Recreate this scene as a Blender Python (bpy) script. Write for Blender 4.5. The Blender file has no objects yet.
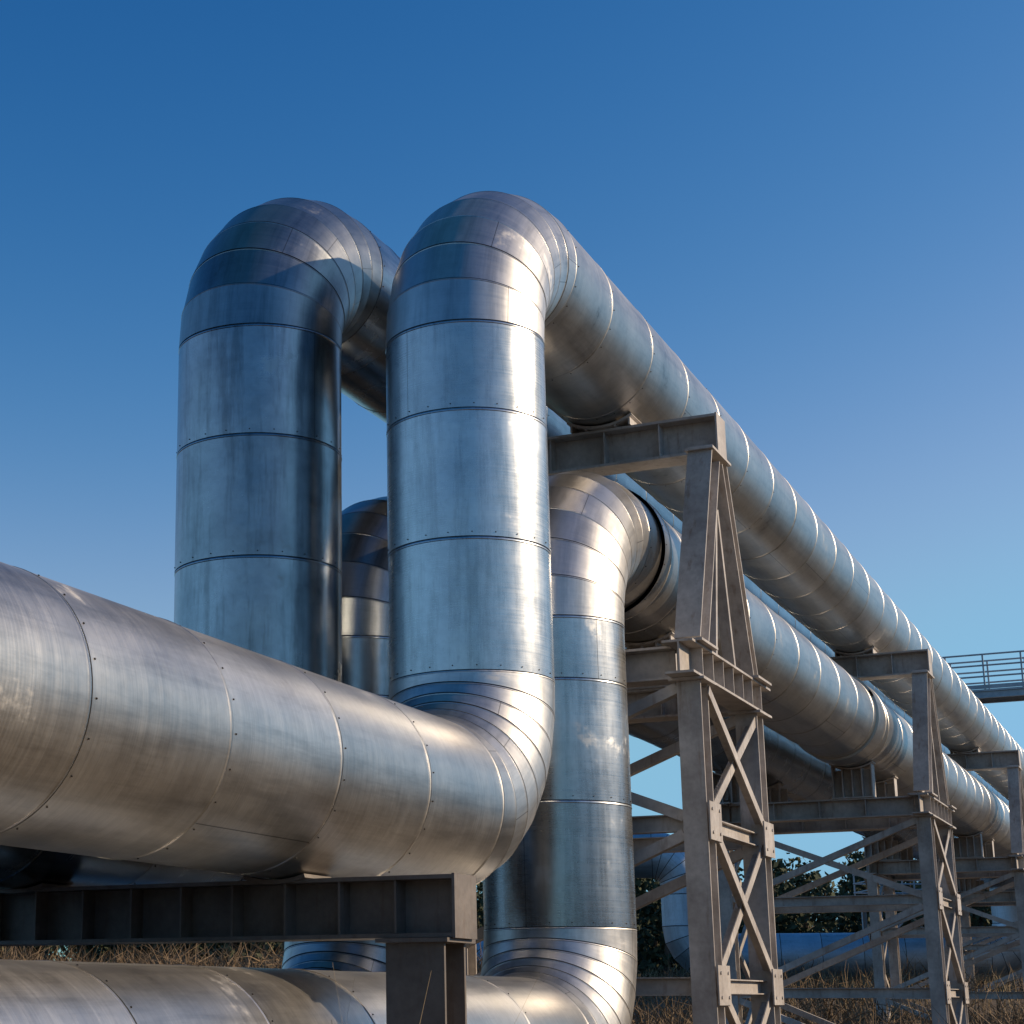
import bpy, math, random
import numpy as np
from mathutils import Vector, Matrix
random.seed(7); rng=np.random.default_rng(7)
H=1.45   # camera height above the yard
S=bpy.context.scene
# ---------------------------------------------------------------- materials
def newmat(name):
    m=bpy.data.materials.new(name); m.use_nodes=True
    nt=m.node_tree; b=nt.nodes['Principled BSDF']; return m,nt,b
def N(nt,t,**k):
    n=nt.nodes.new(t)
    for a,v in k.items():
        if a in n.inputs.keys(): n.inputs[a].default_value=v
        else: setattr(n,a,v)
    return n
def ramp(nt,src,stops):
    r=nt.nodes.new('ShaderNodeValToRGB'); cr=r.color_ramp
    while len(cr.elements)<len(stops): cr.elements.new(.5)
    for e,(p,c) in zip(cr.elements,stops):
        e.position=p; e.color=(c,c,c,1) if not isinstance(c,tuple) else (*c,1)
    nt.links.new(src,r.inputs[0]); return r.outputs[0]
def mathn(nt,op,a,b):
    n=nt.nodes.new('ShaderNodeMath'); n.operation=op
    for i,v in enumerate((a,b)):
        if isinstance(v,(int,float)): n.inputs[i].default_value=v
        else: nt.links.new(v,n.inputs[i])
    return n.outputs[0]
def mixc(nt,bt,f,a,b):
    n=nt.nodes.new('ShaderNodeMix'); n.data_type='RGBA'; n.blend_type=bt
    for i,v in ((0,f),(6,a),(7,b)):
        if isinstance(v,(int,float)): n.inputs[i].default_value=v
        elif isinstance(v,tuple): n.inputs[i].default_value=(*v,1)
        else: nt.links.new(v,n.inputs[i])
    return n.outputs[2]
def metal(name,c1,c2,rough,aniso,wavy,stainc,brushamt,dripamt=.5):
    m,nt,b=newmat(name); L=nt.links.new
    uv=N(nt,'ShaderNodeUVMap',uv_map='UVMap'); at=N(nt,'ShaderNodeAttribute',attribute_name='panel')
    cmb=N(nt,'ShaderNodeCombineXYZ'); 
    L(mathn(nt,'MULTIPLY',at.outputs['Fac'],37.),cmb.inputs[2]); 
    add=N(nt,'ShaderNodeVectorMath',operation='ADD'); L(uv.outputs[0],add.inputs[0]); L(cmb.outputs[0],add.inputs[1])
    def noise(sx,sy,scale,det=3,rough=.55,src=add.outputs[0]):
        mp=N(nt,'ShaderNodeMapping'); mp.inputs['Scale'].default_value=(sx,sy,1); L(src,mp.inputs[0])
        n=N(nt,'ShaderNodeTexNoise',Scale=scale,Detail=det,Roughness=rough); L(mp.outputs[0],n.inputs['Vector']); return n.outputs['Fac']
    brush=noise(.6,60,1.6,4,.6)
    blot=noise(1,1,1.7,6,.62)
    fine=noise(1,1,14,4,.6)
    wav=noise(1,.8,1.1,1,.4)
    wav2=noise(1,1,4.5,2,.5)
    drip=noise(7,.6,1.3,6,.7)
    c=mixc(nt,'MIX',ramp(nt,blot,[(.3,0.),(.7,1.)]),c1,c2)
    c=mixc(nt,'MULTIPLY',brushamt,c,ramp(nt,brush,[(.3,.6),(.7,1.)]))
    c=mixc(nt,'MULTIPLY',.6,c,ramp(nt,at.outputs['Fac'],[(0.,.75),(1.,1.)]))
    c=mixc(nt,'MULTIPLY',dripamt,c,ramp(nt,drip,[(.36,.55),(.52,1.)]))
    c=mixc(nt,'MULTIPLY',.4,c,ramp(nt,fine,[(.3,.75),(.55,1.)]))
    stain=ramp(nt,blot,[(.63,0.),(.68,1.)])
    st2=mathn(nt,'MULTIPLY',stain,ramp(nt,fine,[(.40,0.),(.6,.45)]))
    c=mixc(nt,'MIX',st2,c,stainc)
    dk=mathn(nt,'MULTIPLY',ramp(nt,blot,[(.30,1.),(.36,0.)]),ramp(nt,fine,[(.45,0.),(.6,.6)]))
    c=mixc(nt,'MIX',dk,c,(.16,.15,.14))
    sx=N(nt,'ShaderNodeSeparateXYZ'); L(uv.outputs[0],sx.inputs[0])
    du=mathn(nt,'ABSOLUTE',mathn(nt,'SUBTRACT',sx.outputs[0],mathn(nt,'MULTIPLY',at.outputs['Fac'],3.7)),0.)
    lap=mathn(nt,'LESS_THAN',du,.0035)
    c=mixc(nt,'MIX',mathn(nt,'MULTIPLY',lap,.7),c,(.10,.10,.10))
    L(c,b.inputs['Base Color']); b.inputs['Metallic'].default_value=1.
    r=mathn(nt,'MULTIPLY',brush,.10); r=mathn(nt,'ADD',r,rough)
    r=mathn(nt,'ADD',r,mathn(nt,'MULTIPLY',blot,.12)); r=mathn(nt,'ADD',r,mathn(nt,'MULTIPLY',st2,.3))
    r=mathn(nt,'ADD',r,mathn(nt,'MULTIPLY',drip,.08))
    L(r,b.inputs['Roughness'])
    b.inputs['Anisotropic'].default_value=aniso
    tg=N(nt,'ShaderNodeTangent',direction_type='UV_MAP'); tg.uv_map='UVMap'; L(tg.outputs[0],b.inputs['Tangent'])
    h=mathn(nt,'ADD',mathn(nt,'MULTIPLY',wav,wavy),mathn(nt,'MULTIPLY',wav2,.0016))
    h=mathn(nt,'ADD',h,mathn(nt,'MULTIPLY',brush,.00028*brushamt))
    bp=N(nt,'ShaderNodeBump',Strength=1.,Distance=1.); L(h,bp.inputs['Height']); L(bp.outputs[0],b.inputs['Normal'])
    return m
def seam():
    m,nt,b=newmat('seam_shadow_gap'); b.inputs['Base Color'].default_value=(.045,.042,.04,1); b.inputs['Roughness'].default_value=.7; b.inputs['Metallic'].default_value=.3; return m
def steel(name,c1,c2,rust):
    m,nt,b=newmat(name); L=nt.links.new
    tc=N(nt,'ShaderNodeTexCoord')
    def noise(s,d=5,sc=(1,1,1)):
        mp=N(nt,'ShaderNodeMapping'); mp.inputs['Scale'].default_value=sc; L(tc.outputs['Object'],mp.inputs[0])
        n=N(nt,'ShaderNodeTexNoise',Scale=s,Detail=d,Roughness=.62); L(mp.outputs[0],n.inputs['Vector']); return n.outputs['Fac']
    a=noise(2.2); bb=noise(19,4); dr=noise(5,5,(3,3,.4))
    c=mixc(nt,'MIX',ramp(nt,a,[(.35,0.),(.65,1.)]),c1,c2)
    c=mixc(nt,'MIX',ramp(nt,dr,[(.56,0.),(.72,.7)]),c,rust)
    c=mixc(nt,'MULTIPLY',.5,c,ramp(nt,bb,[(.3,.6),(.65,1.)]))
    L(c,b.inputs['Base Color']); b.inputs['Roughness'].default_value=.5; b.inputs['Metallic'].default_value=.0
    bp=N(nt,'ShaderNodeBump',Strength=.4,Distance=.004); L(bb,bp.inputs['Height']); L(bp.outputs[0],b.inputs['Normal'])
    return m
def simple(name,c1,c2,scale=3.,rough=.9,coord='Object'):
    m,nt,b=newmat(name); L=nt.links.new
    tc=N(nt,'ShaderNodeTexCoord'); n=N(nt,'ShaderNodeTexNoise',Scale=scale,Detail=6,Roughness=.65); L(tc.outputs[coord],n.inputs['Vector'])
    c=mixc(nt,'MIX',ramp(nt,n.outputs['Fac'],[(.33,0.),(.67,1.)]),c1,c2); L(c,b.inputs['Base Color']); b.inputs['Roughness'].default_value=rough
    return m
M_metal=metal('brushed_aluminium_cladding',(.52,.50,.475),(.70,.68,.645),.22,.5,.010,(.70,.68,.64),.42,.35)
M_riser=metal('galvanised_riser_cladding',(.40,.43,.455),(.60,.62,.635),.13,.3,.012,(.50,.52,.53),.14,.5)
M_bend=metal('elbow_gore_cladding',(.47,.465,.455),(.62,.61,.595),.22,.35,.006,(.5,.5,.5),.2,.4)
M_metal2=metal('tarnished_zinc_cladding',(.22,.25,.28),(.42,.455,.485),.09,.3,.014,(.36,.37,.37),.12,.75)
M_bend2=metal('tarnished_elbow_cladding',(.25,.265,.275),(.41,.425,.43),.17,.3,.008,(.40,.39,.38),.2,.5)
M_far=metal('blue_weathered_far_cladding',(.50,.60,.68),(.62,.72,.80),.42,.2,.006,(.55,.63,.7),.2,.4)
M_seam=seam()
M_steel=steel('weathered_grey_steel',(.34,.31,.285),(.53,.495,.46),(.23,.165,.12))
M_steel_shade=steel('shade_darkened_steel',(.12,.103,.09),(.20,.175,.155),(.12,.08,.055))  # low frame steel: shade under the pipes is put into the base colour
M_grey=simple('grey_blue_painted_steel',(.30,.33,.36),(.42,.45,.47),4,.5)
M_conc=simple('concrete',(.25,.24,.22),(.38,.36,.33),5,.9)
# ---------------------------------------------------------------- helpers
class MB:
    def __init__(s): s.v=[]; s.f=[]
    def obox(s,p0,p1,w,h,up=(0,0,1),ext=0.):
        p0=Vector(p0);p1=Vector(p1); d=(p1-p0).normalized(); p0=p0-d*ext;p1=p1+d*ext
        up=Vector(up); sd=d.cross(up)
        if sd.length<1e-4: sd=d.cross(Vector((1,0,0)))
        sd.normalize(); u=sd.cross(d).normalized(); n=len(s.v)
        for p in(p0,p1):
            for a,b in((-1,-1),(1,-1),(1,1),(-1,1)): s.v.append(p+sd*(a*w/2)+u*(b*h/2))
        s.f+=[(n,n+1,n+2,n+3),(n+7,n+6,n+5,n+4),(n,n+4,n+5,n+1),(n+1,n+5,n+6,n+2),(n+2,n+6,n+7,n+3),(n+3,n+7,n+4,n)]
    def box(s,a,b):
        a=Vector(a);b=Vector(b); y=(a.y+b.y)/2; z=(a.z+b.z)/2
        s.obox((a.x,y,z),(b.x,y,z),abs(b.y-a.y),abs(b.z-a.z))
    def ibeam(s,p0,p1,w,h,up=(0,0,1),tf=.02,tw=.014,stiff=0,cap=False):
        p0=Vector(p0);p1=Vector(p1); d=(p1-p0).normalized(); L=(p1-p0).length
        sd=d.cross(Vector(up)).normalized(); u=sd.cross(d).normalized()
        s.obox(p0+u*(h/2-tf/2),p1+u*(h/2-tf/2),w,tf,up); s.obox(p0-u*(h/2-tf/2),p1-u*(h/2-tf/2),w,tf,up)
        s.obox(p0,p1,tw,h-2*tf-.002,up)
        if stiff:
            n=int(L/stiff)
            for i in range(1,n):
                c=p0+d*(L*i/n); s.obox(c-d*.006,c+d*.006,w*.9,h-2*tf-.003,up)
        if cap:
            for c,e in((p0,-1),(p1,1)):
                s.obox(c+d*e*.002,c+d*e*.018,w+.01,h+.01,up)
    def angle(s,p0,p1,w=.08,up=(0,1,0),t=.01):
        p0=Vector(p0);p1=Vector(p1); d=(p1-p0).normalized(); sd=d.cross(Vector(up)).normalized(); u=sd.cross(d).normalized()
        s.obox(p0,p1,w,t,up); o=sd*(w/2-t/2)+u*(w/2+t/2-.001); s.obox(p0+o,p1+o,t,w,up)
    def cyl(s,p0,p1,r,n=10):
        p0=Vector(p0);p1=Vector(p1); d=(p1-p0).normalized(); a=d.orthogonal().normalized(); b=d.cross(a); k=len(s.v)
        for p in(p0,p1):
            for i in range(n):
                t=2*math.pi*i/n; s.v.append(p+a*r*math.cos(t)+b*r*math.sin(t))
        for i in range(n): j=(i+1)%n; s.f.append((k+i,k+j,k+n+j,k+n+i))
        s.f.append(tuple(k+i for i in reversed(range(n)))); s.f.append(tuple(k+n+i for i in range(n)))
    def saddle(s,x0,x1,y,z,r,zb,t=.022,half=30):
        n=14; k=len(s.v)
        for x in(x0,x1):
            for rr in(r+.010,r+.010+t):
                for i in range(n+1):
                    a=math.radians(-90-half+2*half*i/n); s.v.append(Vector((x,y+rr*math.cos(a),z+rr*math.sin(a))))
        m=n+1
        A=k;B=k+m;C=k+2*m;D=k+3*m
        for i in range(n):
            s.f+=[(A+i,A+i+1,C+i+1,C+i),(B+i,D+i,D+i+1,B+i+1),(A+i,B+i,B+i+1,A+i+1),(C+i,C+i+1,D+i+1,D+i)]
        s.f+=[(A,C,D,B),(A+n,B+n,D+n,C+n)]
        for yo in(-1,-.5,.0,.5,1):
            yy=yo*r*math.sin(math.radians(half))*.93; zt=z-math.sqrt(max((r+.02)**2-yy*yy,0))
            if zt-zb>.01:
                s.box((x0+.02,y+yy-.009,zb+.002),(x1-.02,y+yy+.009,zt-.004))
    def obj(s,name,mat,smooth=False):
        me=bpy.data.meshes.new(name); me.from_pydata([tuple(v) for v in s.v],[],s.f); me.update()
        o=bpy.data.objects.new(name,me); S.collection.objects.link(o); me.materials.append(mat)
        return o
def pipeline(name,path,r,Y,Rb=.97,gores=7,sheet=1.2,sheetv=.96,mats=None,seg=80,gap=.006,collars=(),seed=1,screws=True):
    """path: corner points (x,z); swept in the XZ plane at depth Y. Every sheet of cladding is its own tube with a rolled bead."""
    st=[]
    P=[Vector((x,0,z)) for x,z in path]; cur=P[0]; jj=random.Random(seed)
    def straight(a,b,rev=False):
        L=(b-a).length; d=(b-a).normalized()
        if L<.05: return
        sh=sheetv if abs(d.z)>.5 else sheet
        if d.z>.5: rev=False
        cuts=[sh*i for i in range(1,int(L/sh)+1)]
        if cuts and L-cuts[-1]<.25: cuts.pop()
        if rev: cuts=[L-c for c in cuts][::-1]
        for c in cuts: st.append((a+d*c,d.copy()))
        st.append((b.copy(),d.copy()))
    st.append((P[0].copy(),(P[1]-P[0]).normalized()))
    for i in range(1,len(P)):
        d0=(P[i]-P[i-1]).normalized()
        if i<len(P)-1:
            d1=(P[i+1]-P[i]).normalized(); e=P[i]-d0*Rb; straight(cur,e,rev=True)
            cc=e+d1*Rb
            for k in range(1,gores+1):
                t=math.pi/2*k/gores
                c=cc-d1*Rb*math.cos(t)+d0*Rb*math.sin(t); nrm=(d0*math.cos(t)+d1*math.sin(t)); st.append((c,nrm))
            cur=st[-1][0].copy()
        else: straight(cur,P[i])
    V=[];F=[];MI=[];UV=[];PA=[]; vrun=0.
    Yv=Vector((0,1,0)); th=[2*math.pi*k/seg for k in range(seg)]
    def tube(c0,n0,c1,n1,rr,pv,v0):
        d=(c1-c0).normalized(); w=d.cross(Yv).normalized(); L=(c1-c0).length
        base=len(V)
        short=L<.3 and abs(n0.dot(n1))<.9999
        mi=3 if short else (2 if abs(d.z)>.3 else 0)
        prof=[('a',0.,-.008),('a',gap,-.008),('a',gap+.001,0.0),('a',gap+.02,0.)]
        bw=.020 if not short else .012; bh=.0035 if not short else .002
        prof+=[('b',bw,0.),('b',bw*.72,bh),('b',bw*.35,bh),('b',0.,.0),('b',-.0005,-.008)]
        for kind,o,dr in prof:
            for t in th:
                q=(rr+dr)*(Yv*math.cos(t)+w*math.sin(t))
                a=c0+q; a=a-d*((a-c0).dot(n0)/d.dot(n0)); b=c1+q; b=b-d*((b-c1).dot(n1)/d.dot(n1))
                l=(b-a).length
                if kind=='a': f=min(o/l,.3)
                elif kind=='b': f=1-min(o/l,.35)
                else: f=o
                p=a.lerp(b,f); V.append((p.x,Y+p.y,p.z)); PA.append(pv)
        def vv(ii):
            kd,o,_=prof[ii]; return v0+(o if kd=='a' else L-o if kd=='b' else L*o)
        for i in range(len(prof)-1):
            for k in range(seg):
                j=(k+1)%seg
                F.append((base+i*seg+k,base+i*seg+j,base+(i+1)*seg+j,base+(i+1)*seg+k)); MI.append(1 if i==0 else mi)
                u0=th[k]*rr; u1=(th[k]+2*math.pi/seg)*rr
                UV.extend([(u0,vv(i)),(u1,vv(i)),(u1,vv(i+1)),(u0,vv(i+1))])
        # self-tapping screws along the lap (near sheets only)
        if screws and not short and -2<c0.x<20:
            ph=pv*6.28
            for k in range(22):
                t=ph+2*math.pi*k/22; rd=Yv*math.cos(t)+w*math.sin(t); tn=d.cross(rd); c=c0+d*(gap+.03)+rd*rr; b_=len(V)
                for q in range(6):
                    p=c+(d*math.cos(q*math.pi/3)+tn*math.sin(q*math.pi/3))*.0055; V.append((p.x,Y+p.y,p.z)); PA.append(.5)
                for q in range(6):
                    p=c+(d*math.cos(q*math.pi/3)+tn*math.sin(q*math.pi/3))*.0042+rd*.005; V.append((p.x,Y+p.y,p.z)); PA.append(.5)
                for q in range(6):
                    e=(q+1)%6; F.append((b_+q,b_+e,b_+6+e,b_+6+q)); MI.append(1); UV.extend([(0,0)]*4)
                F.append(tuple(b_+6+q for q in range(6))); MI.append(1); UV.extend([(0,0)]*6)
    for i in range(len(st)-1):
        c0,n0=st[i];c1,n1=st[i+1]
        pv=jj.random()
        if (c1-c0).length<.4: pv=.35+.3*pv
        tube(c0,n0,c1,n1,r+jj.uniform(-.0025,.0025),pv,vrun); vrun+=(c1-c0).length+jj.random()*3
    for (cx,cz,L,ex) in collars:
        tube(Vector((cx,0,cz)),Vector((1,0,0)),Vector((cx+L,0,cz)),Vector((1,0,0)),r+ex,.5,vrun)
        for x in(cx+.0,cx+L):
            b=len(V)
            for rr in(r-.02,r+ex+.0):
                for t in th: V.append((x,Y+rr*math.cos(t),cz+rr*math.sin(t))); PA.append(.2)
            for k in range(seg):
                j=(k+1)%seg; F.append((b+k,b+j,b+seg+j,b+seg+k)); MI.append(0); UV.extend([(0,0)]*4)
    me=bpy.data.meshes.new(name); me.from_pydata(V,[],F); me.update()
    ma=mats or (M_metal,M_riser,M_bend)
    for m_ in(ma[0],M_seam,ma[1],ma[2]): me.materials.append(m_)
    me.polygons.foreach_set('material_index',MI); me.polygons.foreach_set('use_smooth',[True]*len(F))
    u=me.uv_layers.new(name='UVMap'); u.data.foreach_set('uv',np.array(UV,dtype=np.float32).ravel())
    a=me.attributes.new('panel','FLOAT','POINT'); a.data.foreach_set('value',PA)
    me.set_sharp_from_angle(angle=math.radians(28))
    o=bpy.data.objects.new(name,me); S.collection.objects.link(o); return o
# ---------------------------------------------------------------- pipelines
Xn,Yn,ZA,ZB=11.91,4.765,5.806+H,1.2705+H
Xc,ZC,ZD=13.67,3.937+H,-.4228+H
YL,rL,ZL=6.544,.655,6.07+H
XE=112.
zinc=(M_metal2,M_metal2,M_bend2)
pipeline('heating_pipeline',[(-22,ZB),(Xn,ZB),(Xn,ZA),(XE,ZA),(XE,-2)],.6,Yn,seed=11)
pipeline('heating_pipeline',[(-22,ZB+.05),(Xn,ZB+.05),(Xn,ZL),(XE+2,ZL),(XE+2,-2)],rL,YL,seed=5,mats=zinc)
pipeline('heating_pipeline',[(-22,ZD),(Xc,ZD),(Xc,ZC),(XE-4,ZC),(XE-4,-2)],.6,Yn,collars=[(15.0,ZC,.22,.03),(25.6,ZC,.6,.035)],seed=3)
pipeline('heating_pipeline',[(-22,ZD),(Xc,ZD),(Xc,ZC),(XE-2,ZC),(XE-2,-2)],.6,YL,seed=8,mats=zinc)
# ---------------------------------------------------------------- support towers
ZT=5.173+H; ZG=2.88+H; YF,YR=3.81,6.72; HC=.98
def tower_mesh():
    m=MB()
    xb=0.
    m.ibeam((xb,YF-.11,ZT-.18),(xb,YR+.12,ZT-.18),.30,.36,stiff=.47,tf=.024,cap=True)
    m.saddle(xb-.2,xb+.2,Yn,ZA,.6,ZT); m.saddle(xb-.2,xb+.2,YL,ZL,rL,ZT)
    zt=ZT-.36; zl=ZG
    for y in(YF,YR):
        m.box((xb-.36,y-.13,zt-.026),(xb+.30,y+.13,zt-.003))
        m.ibeam((xb-.17,y,zt-.028),(-HC+.04,y,zl+.02),.22,.27,up=(1,0,0),tf=.018)
        m.ibeam((xb+.16,y,zt-.028),(HC-.04,y,zl+.02),.20,.18,up=(1,0,0),tf=.018)
        m.obox((xb+.02,y,zt-.5),(.36,y,zl+.02),.10,.05,up=(1,0,0))
        m.obox((xb-.02,y,zt-.5),(-.30,y,zl+.02),.10,.05,up=(1,0,0))
        m.box((-.14,y-.012,zt-.55),(.14,y+.012,zt-.03))
        for x in(-HC,HC): m.box((x-.26,y-.17,zl+.002),(x+.26,y+.17,zl+.024))
        m.ibeam((-1.36,y,zl-.14),(1.40,y,zl-.14),.24,.28,stiff=.34,tf=.02)
        for x in(-HC,HC):
            m.ibeam((x,y,zl-.306),(x,y,-1.2),.20,.24,up=(1,0,0),tf=.018)
            m.box((x-.19,y-.15,zl-.305),(x+.19,y+.15,zl-.283))
        lv=[zl-.30,1.42+H,.12+H,-1.15+H]
        for a,b in zip(lv[:-1],lv[1:]):
            e=-.115 if y==YF else .115
            m.angle((-HC+.08,y+e,a-.06),(HC-.08,y+e,b+.08),.085,up=(0,1,0)); m.angle((HC-.08,y+e*.7,a-.06),(-HC+.08,y+e*.7,b+.08),.085,up=(0,1,0))
        for z in lv[1:]:
            m.ibeam((-HC+.13,y,z),(HC-.13,y,z),.10,.12,tf=.010,tw=.008)
            for x in(-HC,HC):
                sx=1 if x<0 else -1
                m.box((x-.15*sx,y-.132 if y==YF else y+.120,z-.15),(x+.22*sx,y-.120 if y==YF else y+.132,z+.16))
                for bx in(-.08,.15):
                    for bz in(-.09,.1):
                        yy=y-.132 if y==YF else y+.132; m.cyl((x+bx*sx,yy-.010,z+bz),(x+bx*sx,yy+.010,z+bz),.014,6)
    for x in(-HC,HC):
        m.ibeam((x,YF+.13,zl-.14),(x,YR-.13,zl-.14),.26,.28,stiff=.6,tf=.02)
        for yy in(Yn,YL-.12):
            m.box((x-.15,yy-.30,zl+.002),(x+.15,yy+.30,zl+.022)); m.saddle(x-.14,x+.14,yy if yy==Yn else YL,ZC,.6,zl+.024)
            m.box((x-.008,yy-.27,zl+.024),(x+.008,yy+.27,ZC-.6-.03))
        lv=[zl-.30,1.42+H,.12+H,-1.15+H]
        for z in lv[1:]: m.ibeam((x,YF+.11,z),(x,YR-.11,z),.12,.14,tf=.010,tw=.008)
        m.angle((x-.1,YF+.1,lv[0]-.05),(x-.1,YR-.1,lv[1]+.05),.09,up=(1,0,0)); m.angle((x-.08,YR-.1,lv[0]-.05),(x-.08,YF+.1,lv[1]+.05),.09,up=(1,0,0))
        m.angle((x-.1,YF+.1,lv[1]-.1),(x-.1,YR-.1,lv[2]+.05),.09,up=(1,0,0)); m.angle((x-.08,YR-.1,lv[2]-.1),(x-.08,YF+.1,lv[3]+.05),.09,up=(1,0,0))
    return m
XT0=15.42; SP=12.43
first=None
for k in range(8):
    if first is None:
        first=tower_mesh().obj('pipe_support_tower',M_steel); o=first
    else:
        o=bpy.data.objects.new('pipe_support_tower',first.data); S.collection.objects.link(o)
    o.location.x=XT0+k*SP
def frame_mesh():
    m=MB(); zt=.663+H
    m.ibeam((0,3.70,zt-.165),(0,8.1,zt-.165),.30,.33,stiff=.32,tf=.022,cap=True)
    m.saddle(-.17,.17,Yn,ZB,.6,zt,half=18); m.saddle(-.17,.17,YL,ZB+.05,rL,zt,half=18)
    for y in(3.92,7.85):
        m.ibeam((0,y,zt-.357),(0,y,.18),.34,.30,up=(1,0,0),tf=.022)
        m.box((-.2,y-.21,zt-.356),(.2,y+.21,zt-.334)) 
        m.box((-.35,y-.32,-.3),(.35,y+.32,.179))
    return m
fm=None
for x in(9.05,-3.4,-15.8):
    if fm is None: fm=frame_mesh().obj('low_pipe_support_frame',M_steel_shade); o=fm
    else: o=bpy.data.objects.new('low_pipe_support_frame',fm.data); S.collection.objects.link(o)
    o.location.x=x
sl=None
for x in(11.5,4.,-3.,-10.,-17.):
    if sl is None:
        m=MB(); m.box((-.2,Yn-.55,.061),(.2,YL+.55,.30)); m.box((-.25,Yn-.7,-.4),(.25,YL+.7,.06)); m.saddle(-.15,.15,Yn,ZD,.6,.30); m.saddle(-.15,.15,YL,ZD,.6,.30)
        sl=m.obj('concrete_pipe_sleeper',M_conc); o=sl
    else: o=bpy.data.objects.new('concrete_pipe_sleeper',sl.data); S.collection.objects.link(o)
    o.location.x=x
# ---------------------------------------------------------------- siting helper
a_,p_=.4691,.2399
def XY(R,F): return (math.sin(a_)*R+math.cos(a_)*F, -math.cos(a_)*R+math.sin(a_)*F)
# ---------------------------------------------------------------- terrain
def th_(x,y):
    d=math.hypot(x,y)
    t=min(max((d-24)/28,0),1); t=t*t*(3-2*t)
    h=t*1.55
    h+=.12*math.sin(x*.31+1.3)*math.cos(y*.27)+.06*math.sin(x*.9+y*.7)
    return h*(1 if d>10 else .5)
def ground():
    rs=[0.]+[1.5*1.16**i for i in range(52)]; rs=[r for r in rs if r<3500]; na=144
    V=[(0,0,0)];F=[]
    for r in rs[1:]:
        for k in range(na):
            t=2*math.pi*k/na; x=r*math.cos(t);y=r*math.sin(t); V.append((x,y,th_(x,y) if r<400 else 1.55))
    for k in range(na): F.append((0,1+k,1+(k+1)%na))
    for i in range(len(rs)-2):
        for k in range(na):
            a=1+i*na+k;b=1+i*na+(k+1)%na; F.append((a,a+na,b+na,b))
    me=bpy.data.meshes.new('ground'); me.from_pydata(V,[],F); me.polygons.foreach_set('use_smooth',[True]*len(F))
    me.materials.append(simple('dry_earth_and_grass',(.05,.036,.023),(.13,.09,.052),.6,.95))
    o=bpy.data.objects.new('ground',me); S.collection.objects.link(o)
ground()
# ---------------------------------------------------------------- dry grass and scrub
def strips(name,starts,dirs,lens,wid,mat,bend=.3,seg=3):
    n=len(starts); V=np.zeros((n,2*(seg+1),3)); side=np.cross(dirs,rng.normal(size=(n,3))); side/=np.linalg.norm(side,axis=1)[:,None]+1e-9
    bd=rng.normal(size=(n,3)); bd[:,2]=-abs(bd[:,2])*.6
    for i in range(seg+1):
        t=i/seg; c=starts+dirs*(lens*t)[:,None]+bd*(lens*bend*t*t)[:,None]; w=(wid*(1-.85*t))[:,None]*side
        V[:,2*i]=c-w; V[:,2*i+1]=c+w
    V=V.reshape(-1,3); F=[]
    b=np.arange(n)*2*(seg+1)
    for i in range(seg): F.append(np.stack([b+2*i,b+2*i+1,b+2*i+3,b+2*i+2],1))
    F=np.concatenate(F)
    me=bpy.data.meshes.new(name); me.from_pydata(V.tolist(),[],F.tolist()); me.materials.append(mat)
    o=bpy.data.objects.new(name,me); S.collection.objects.link(o); return o
def up_dirs(n,spread):
    d=rng.normal(size=(n,3))*spread; d[:,2]=1; return d/np.linalg.norm(d,axis=1)[:,None]
M_grass=simple('dry_grass_blades',(.16,.115,.06),(.34,.26,.15),1.2,.9)
M_twig=simple('scrub_twigs',(.08,.055,.035),(.24,.17,.10),.5,.9)
pts=[];ln=[]
def addgrass(R0,R1,F0,F1,n,h0,h1,clump=.35,cn=10):
    for _ in range(n//cn):
        R=random.uniform(R0,R1);F=random.uniform(F0,F1); cx,cy=XY(R,F); hh=random.uniform(h0,h1)
        for _ in range(cn):
            x=cx+random.gauss(0,clump);y=cy+random.gauss(0,clump); pts.append((x,y,th_(x,y)-.03)); ln.append(hh*random.uniform(.5,1.1))
addgrass(-3,14,5.5,14,7000,.25,.6); addgrass(-20,30,14,40,18000,.4,.9); addgrass(-30,60,40,75,22000,.5,1.1,.6)
addgrass(-.15,.2,5.0,5.6,170,1.35,1.62,.05,6); addgrass(.33,.42,5.2,5.6,40,1.4,1.6,.04,6); addgrass(-1.,-.2,5.,6.,120,1.2,1.45,.08,6)
pts_=np.array(pts);ln_=np.array(ln)
strips('dry_grass',pts_,up_dirs(len(pts_),.17),ln_,.003+.004*np.clip(np.hypot(pts_[:,0],pts_[:,1])/12,.15,4),M_grass,.22)
pts=[];ln=[];dd=[]
for q in range(1350):
    R=random.uniform(-22,48);F=random.uniform(22,66); s=random.uniform(.5,1.5)
    if random.random()<.25: R=random.uniform(3,16);F=random.uniform(17,34)
    if q>1100: R=random.uniform(-16,8);F=random.uniform(50,66); s=random.uniform(1.3,2.2)
    cx,cy=XY(R,F); 
    if 3.2<cy<7.4 and abs(((cx-XT0+SP/2)%SP)-SP/2)<1.5: continue
    for _ in range(60):
        pts.append((cx+random.gauss(0,.3*s),cy+random.gauss(0,.3*s),th_(cx,cy)+random.uniform(0,.45*s))); ln.append(s*random.uniform(.25,.8))
        d=Vector((random.gauss(0,.6),random.gauss(0,.6),abs(random.gauss(.7,.5)))).normalized(); dd.append(tuple(d))
pts_=np.array(pts)
strips('scrub_bushes',pts_,np.array(dd),np.array(ln),.006+.0*pts_[:,0]+.006*np.clip(np.hypot(pts_[:,0],pts_[:,1])/30,.5,2),M_twig,.25,2)
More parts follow.
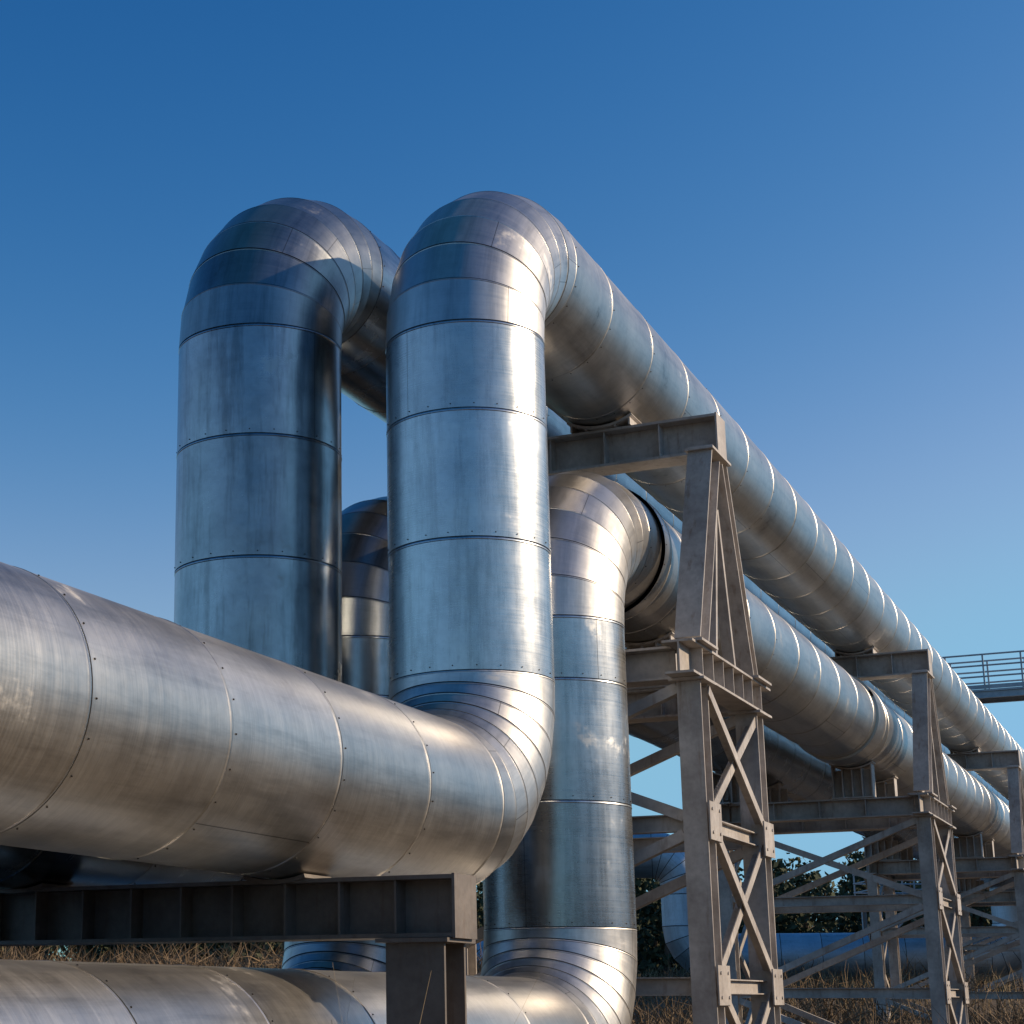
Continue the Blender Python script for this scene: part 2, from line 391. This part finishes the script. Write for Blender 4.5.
# ---------------------------------------------------------------- distant trees and unseen added ones (one mass)
def trees():
    V=[];F=[];MI=[]
    def quad(c,s):
        n=Vector((random.gauss(0,1),random.gauss(0,1),random.gauss(.4,1))).normalized(); a=n.orthogonal().normalized(); a.rotate(Matrix.Rotation(random.random()*6.28,3,n)); b=n.cross(a); k=len(V)
        V.extend([c+a*s,c+b*s*.6,c-a*s*.9,c-b*s*.7]); F.append((k,k+1,k+2,k+3)); MI.append(1 if random.random()<.6 else 2)
    for i in range(390):
        vis= i<210
        if vis: ang=a_+random.uniform(-.42,.27); d=random.uniform(92,135); h=random.uniform(5.6,9.)*d/115
        else: ang=random.uniform(a_+.6,a_+2*math.pi-.7); d=random.uniform(48,75); h=random.uniform(7,12)  # nearer trees out of view, added to give the pipes dark reflections
        x=d*math.cos(ang); y=d*math.sin(ang)
        if abs(y-5.6)<5 : continue
        z0=th_(x,y)-.2; w=h*random.uniform(.16,.28)
        k=len(V)
        for zz,rr in((0,.22),(h*.95,.04)):
            for j in range(6): t=j*math.pi/3; V.append(Vector((x+rr*math.cos(t),y+rr*math.sin(t),z0+zz)))
        for j in range(6): F.append((k+j,k+(j+1)%6,k+6+(j+1)%6,k+6+j)); MI.append(0)
        pine=random.random()<.5
        for _ in range(50 if vis else 18):
            f=random.uniform(.12,1); prof=(1-f)**.8 if not pine else math.sin(math.pi*min(1,max(0,(f-.2)/.85)))**.6
            ang2=random.random()*6.28; rr=w*prof*random.uniform(.4,1.15)
            c=Vector((x+rr*math.cos(ang2),y+rr*math.sin(ang2),z0+h*f))
            k=len(V); q=Vector((x,y,c.z-.3)); V.extend([q,q+Vector((0,0,.08)),c]); F.append((k,k+1,k+2)); MI.append(0)
            for _ in range(16 if vis else 5): quad(c+Vector((random.gauss(0,.34),random.gauss(0,.34),random.gauss(0,.2))),random.uniform(.10,.28) if vis else random.uniform(.5,.9))
    me=bpy.data.meshes.new('distant_trees'); me.from_pydata([tuple(v) for v in V],[],F)
    for m in(simple('bark',(.06,.045,.03),(.1,.08,.06)),simple('pine_needles',(.025,.038,.02),(.045,.06,.028)),simple('pine_needles_light',(.045,.06,.028),(.075,.08,.036))): me.materials.append(m)
    me.polygons.foreach_set('material_index',MI)
    o=bpy.data.objects.new('distant_trees',me); S.collection.objects.link(o)
trees()
# ---------------------------------------------------------------- background pipeline with an expansion loop
def bgpipe(R0,F0,R1,F1,path,r):
    x0,y0=XY(R0,F0);x1,y1=XY(R1,F1)
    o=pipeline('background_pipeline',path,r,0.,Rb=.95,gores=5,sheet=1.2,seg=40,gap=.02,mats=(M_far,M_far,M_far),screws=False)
    o.location=(x0,y0,0); o.rotation_euler[2]=math.atan2(y1-y0,x1-x0); return o
bgpipe(-30,64,26,53,[(34,-1.),(34,2.6),(38.8,2.6),(38.8,5.9),(42.2,5.9),(42.2,2.75),(51.9,2.75),(51.9,5.6),(56,5.6),(56,2.75),(90,2.75)],.72)
# ---------------------------------------------------------------- railing platforms
def platform(name,L,W,zf,hleg,loc,rot):
    m=MB()
    m.box((0,-W/2,zf-.05),(L,W/2,zf))
    for s in(-1,1):
        m.ibeam((0,s*(W/2-.06),zf-.16),(L,s*(W/2-.06),zf-.16),.12,.22,tf=.012)
        n=max(2,int(L/1.1))
        for i in range(n+1):
            x=.03+(L-.06)*i/n; m.obox((x,s*W/2,zf),(x,s*W/2,zf+1.1),.05,.05,up=(1,0,0))
        for z in(.4,.75,1.1): m.cyl((0,s*W/2,zf+z),(L,s*W/2,zf+z),.028,8)
        m.box((0,s*W/2-.004,zf+.01),(L,s*W/2+.004,zf+.14))
    for x in(0.,L):
        for z in(.4,.75,1.1): m.cyl((x,-W/2,zf+z),(x,W/2,zf+z),.028,8)
    for x in(.3,L-.3):
        for s in(-1,1): m.ibeam((x,s*(W/2-.1),zf-.28),(x,s*(W/2-.1),zf-.28-hleg),.16,.16,up=(1,0,0),tf=.012)
        m.angle((x,-W/2+.1,zf-.5),(x,W/2-.1,zf-2.2),.07,up=(1,0,0))
    for s in(-1,1):
        m.angle((.3,s*(W/2-.1),zf-1.8),(1.6,s*(W/2-.1),zf-.28),.07,up=(0,1,0)); m.angle((L-.3,s*(W/2-.1),zf-1.8),(L-1.6,s*(W/2-.1),zf-.28),.07,up=(0,1,0))
    o=m.obj(name,M_grey); o.location=loc; o.rotation_euler[2]=rot; return o
platform('access_platform',9.,1.2,9.45+H,10.5,(58.8,8.4,0),-math.pi/2)
x,y=XY(21.2,70.); platform('access_platform',3.6,2.2,3.75+H,5,(x,y,0),a_-math.pi/2)
# ---------------------------------------------------------------- camera
cam=bpy.data.cameras.new('camera'); co=bpy.data.objects.new('camera',cam); S.collection.objects.link(co); S.camera=co
cam.sensor_width=36; cam.lens=1778/1024*36; cam.clip_end=9000; cam.clip_start=.1
cam.shift_x=(512-316)/1024; cam.shift_y=(566.6-512)/1024
sa,ca,sp,cp=math.sin(a_),math.cos(a_),math.sin(p_),math.cos(p_)
right=Vector((sa,-ca,0)); fw=Vector((ca*cp,sa*cp,sp)); upv=Vector((-ca*sp,-sa*sp,cp))
mt=Matrix((( right.x,upv.x,-fw.x,0),(right.y,upv.y,-fw.y,0),(right.z,upv.z,-fw.z,H),(0,0,0,1))); co.matrix_world=mt
# ---------------------------------------------------------------- light
phi=math.radians(27); el=math.radians(24)
w=bpy.data.worlds.new('World'); S.world=w; w.use_nodes=True; nt=w.node_tree
sky=nt.nodes.new('ShaderNodeTexSky'); sky.sky_type='NISHITA'; sky.sun_disc=False; sky.sun_elevation=el; sky.sun_rotation=math.pi-phi
sky.air_density=1.0; sky.dust_density=.3; sky.ozone_density=3.
sep=nt.nodes.new('ShaderNodeSeparateColor'); cmb=nt.nodes.new('ShaderNodeCombineColor'); nt.links.new(sky.outputs[0],sep.inputs[0])
for i,(ref,cap,lo,g,tgt) in enumerate(((1.56,1.08,.48,3.4,1.9),(3.05,1.12,.40,1.7,4.2),(5.15,1.1,.3,1.15,7.1))):
    v=mathn(nt,'DIVIDE',sep.outputs[i],ref); v=mathn(nt,'SMOOTH_MIN',v,cap); v.node.inputs[2].default_value=.3
    v=mathn(nt,'MAXIMUM',v,lo); v=mathn(nt,'POWER',v,g); v=mathn(nt,'MULTIPLY',v,tgt); nt.links.new(v,cmb.inputs[i])
nt.links.new(cmb.outputs[0],nt.nodes['Background'].inputs[0]); nt.nodes['Background'].inputs[1].default_value=.10
sd=Vector((math.sin(phi)*math.cos(el),-math.cos(phi)*math.cos(el),math.sin(el)))
sl_=bpy.data.lights.new('sun','SUN'); sl_.energy=5.0; sl_.angle=math.radians(.5); sl_.color=(1.,.77,.53)
so=bpy.data.objects.new('sun',sl_); S.collection.objects.link(so); so.rotation_euler=sd.to_track_quat('Z','Y').to_euler(); so.location=(0,-20,20)
S.view_settings.view_transform='Standard'; S.view_settings.look='None'; S.view_settings.exposure=0
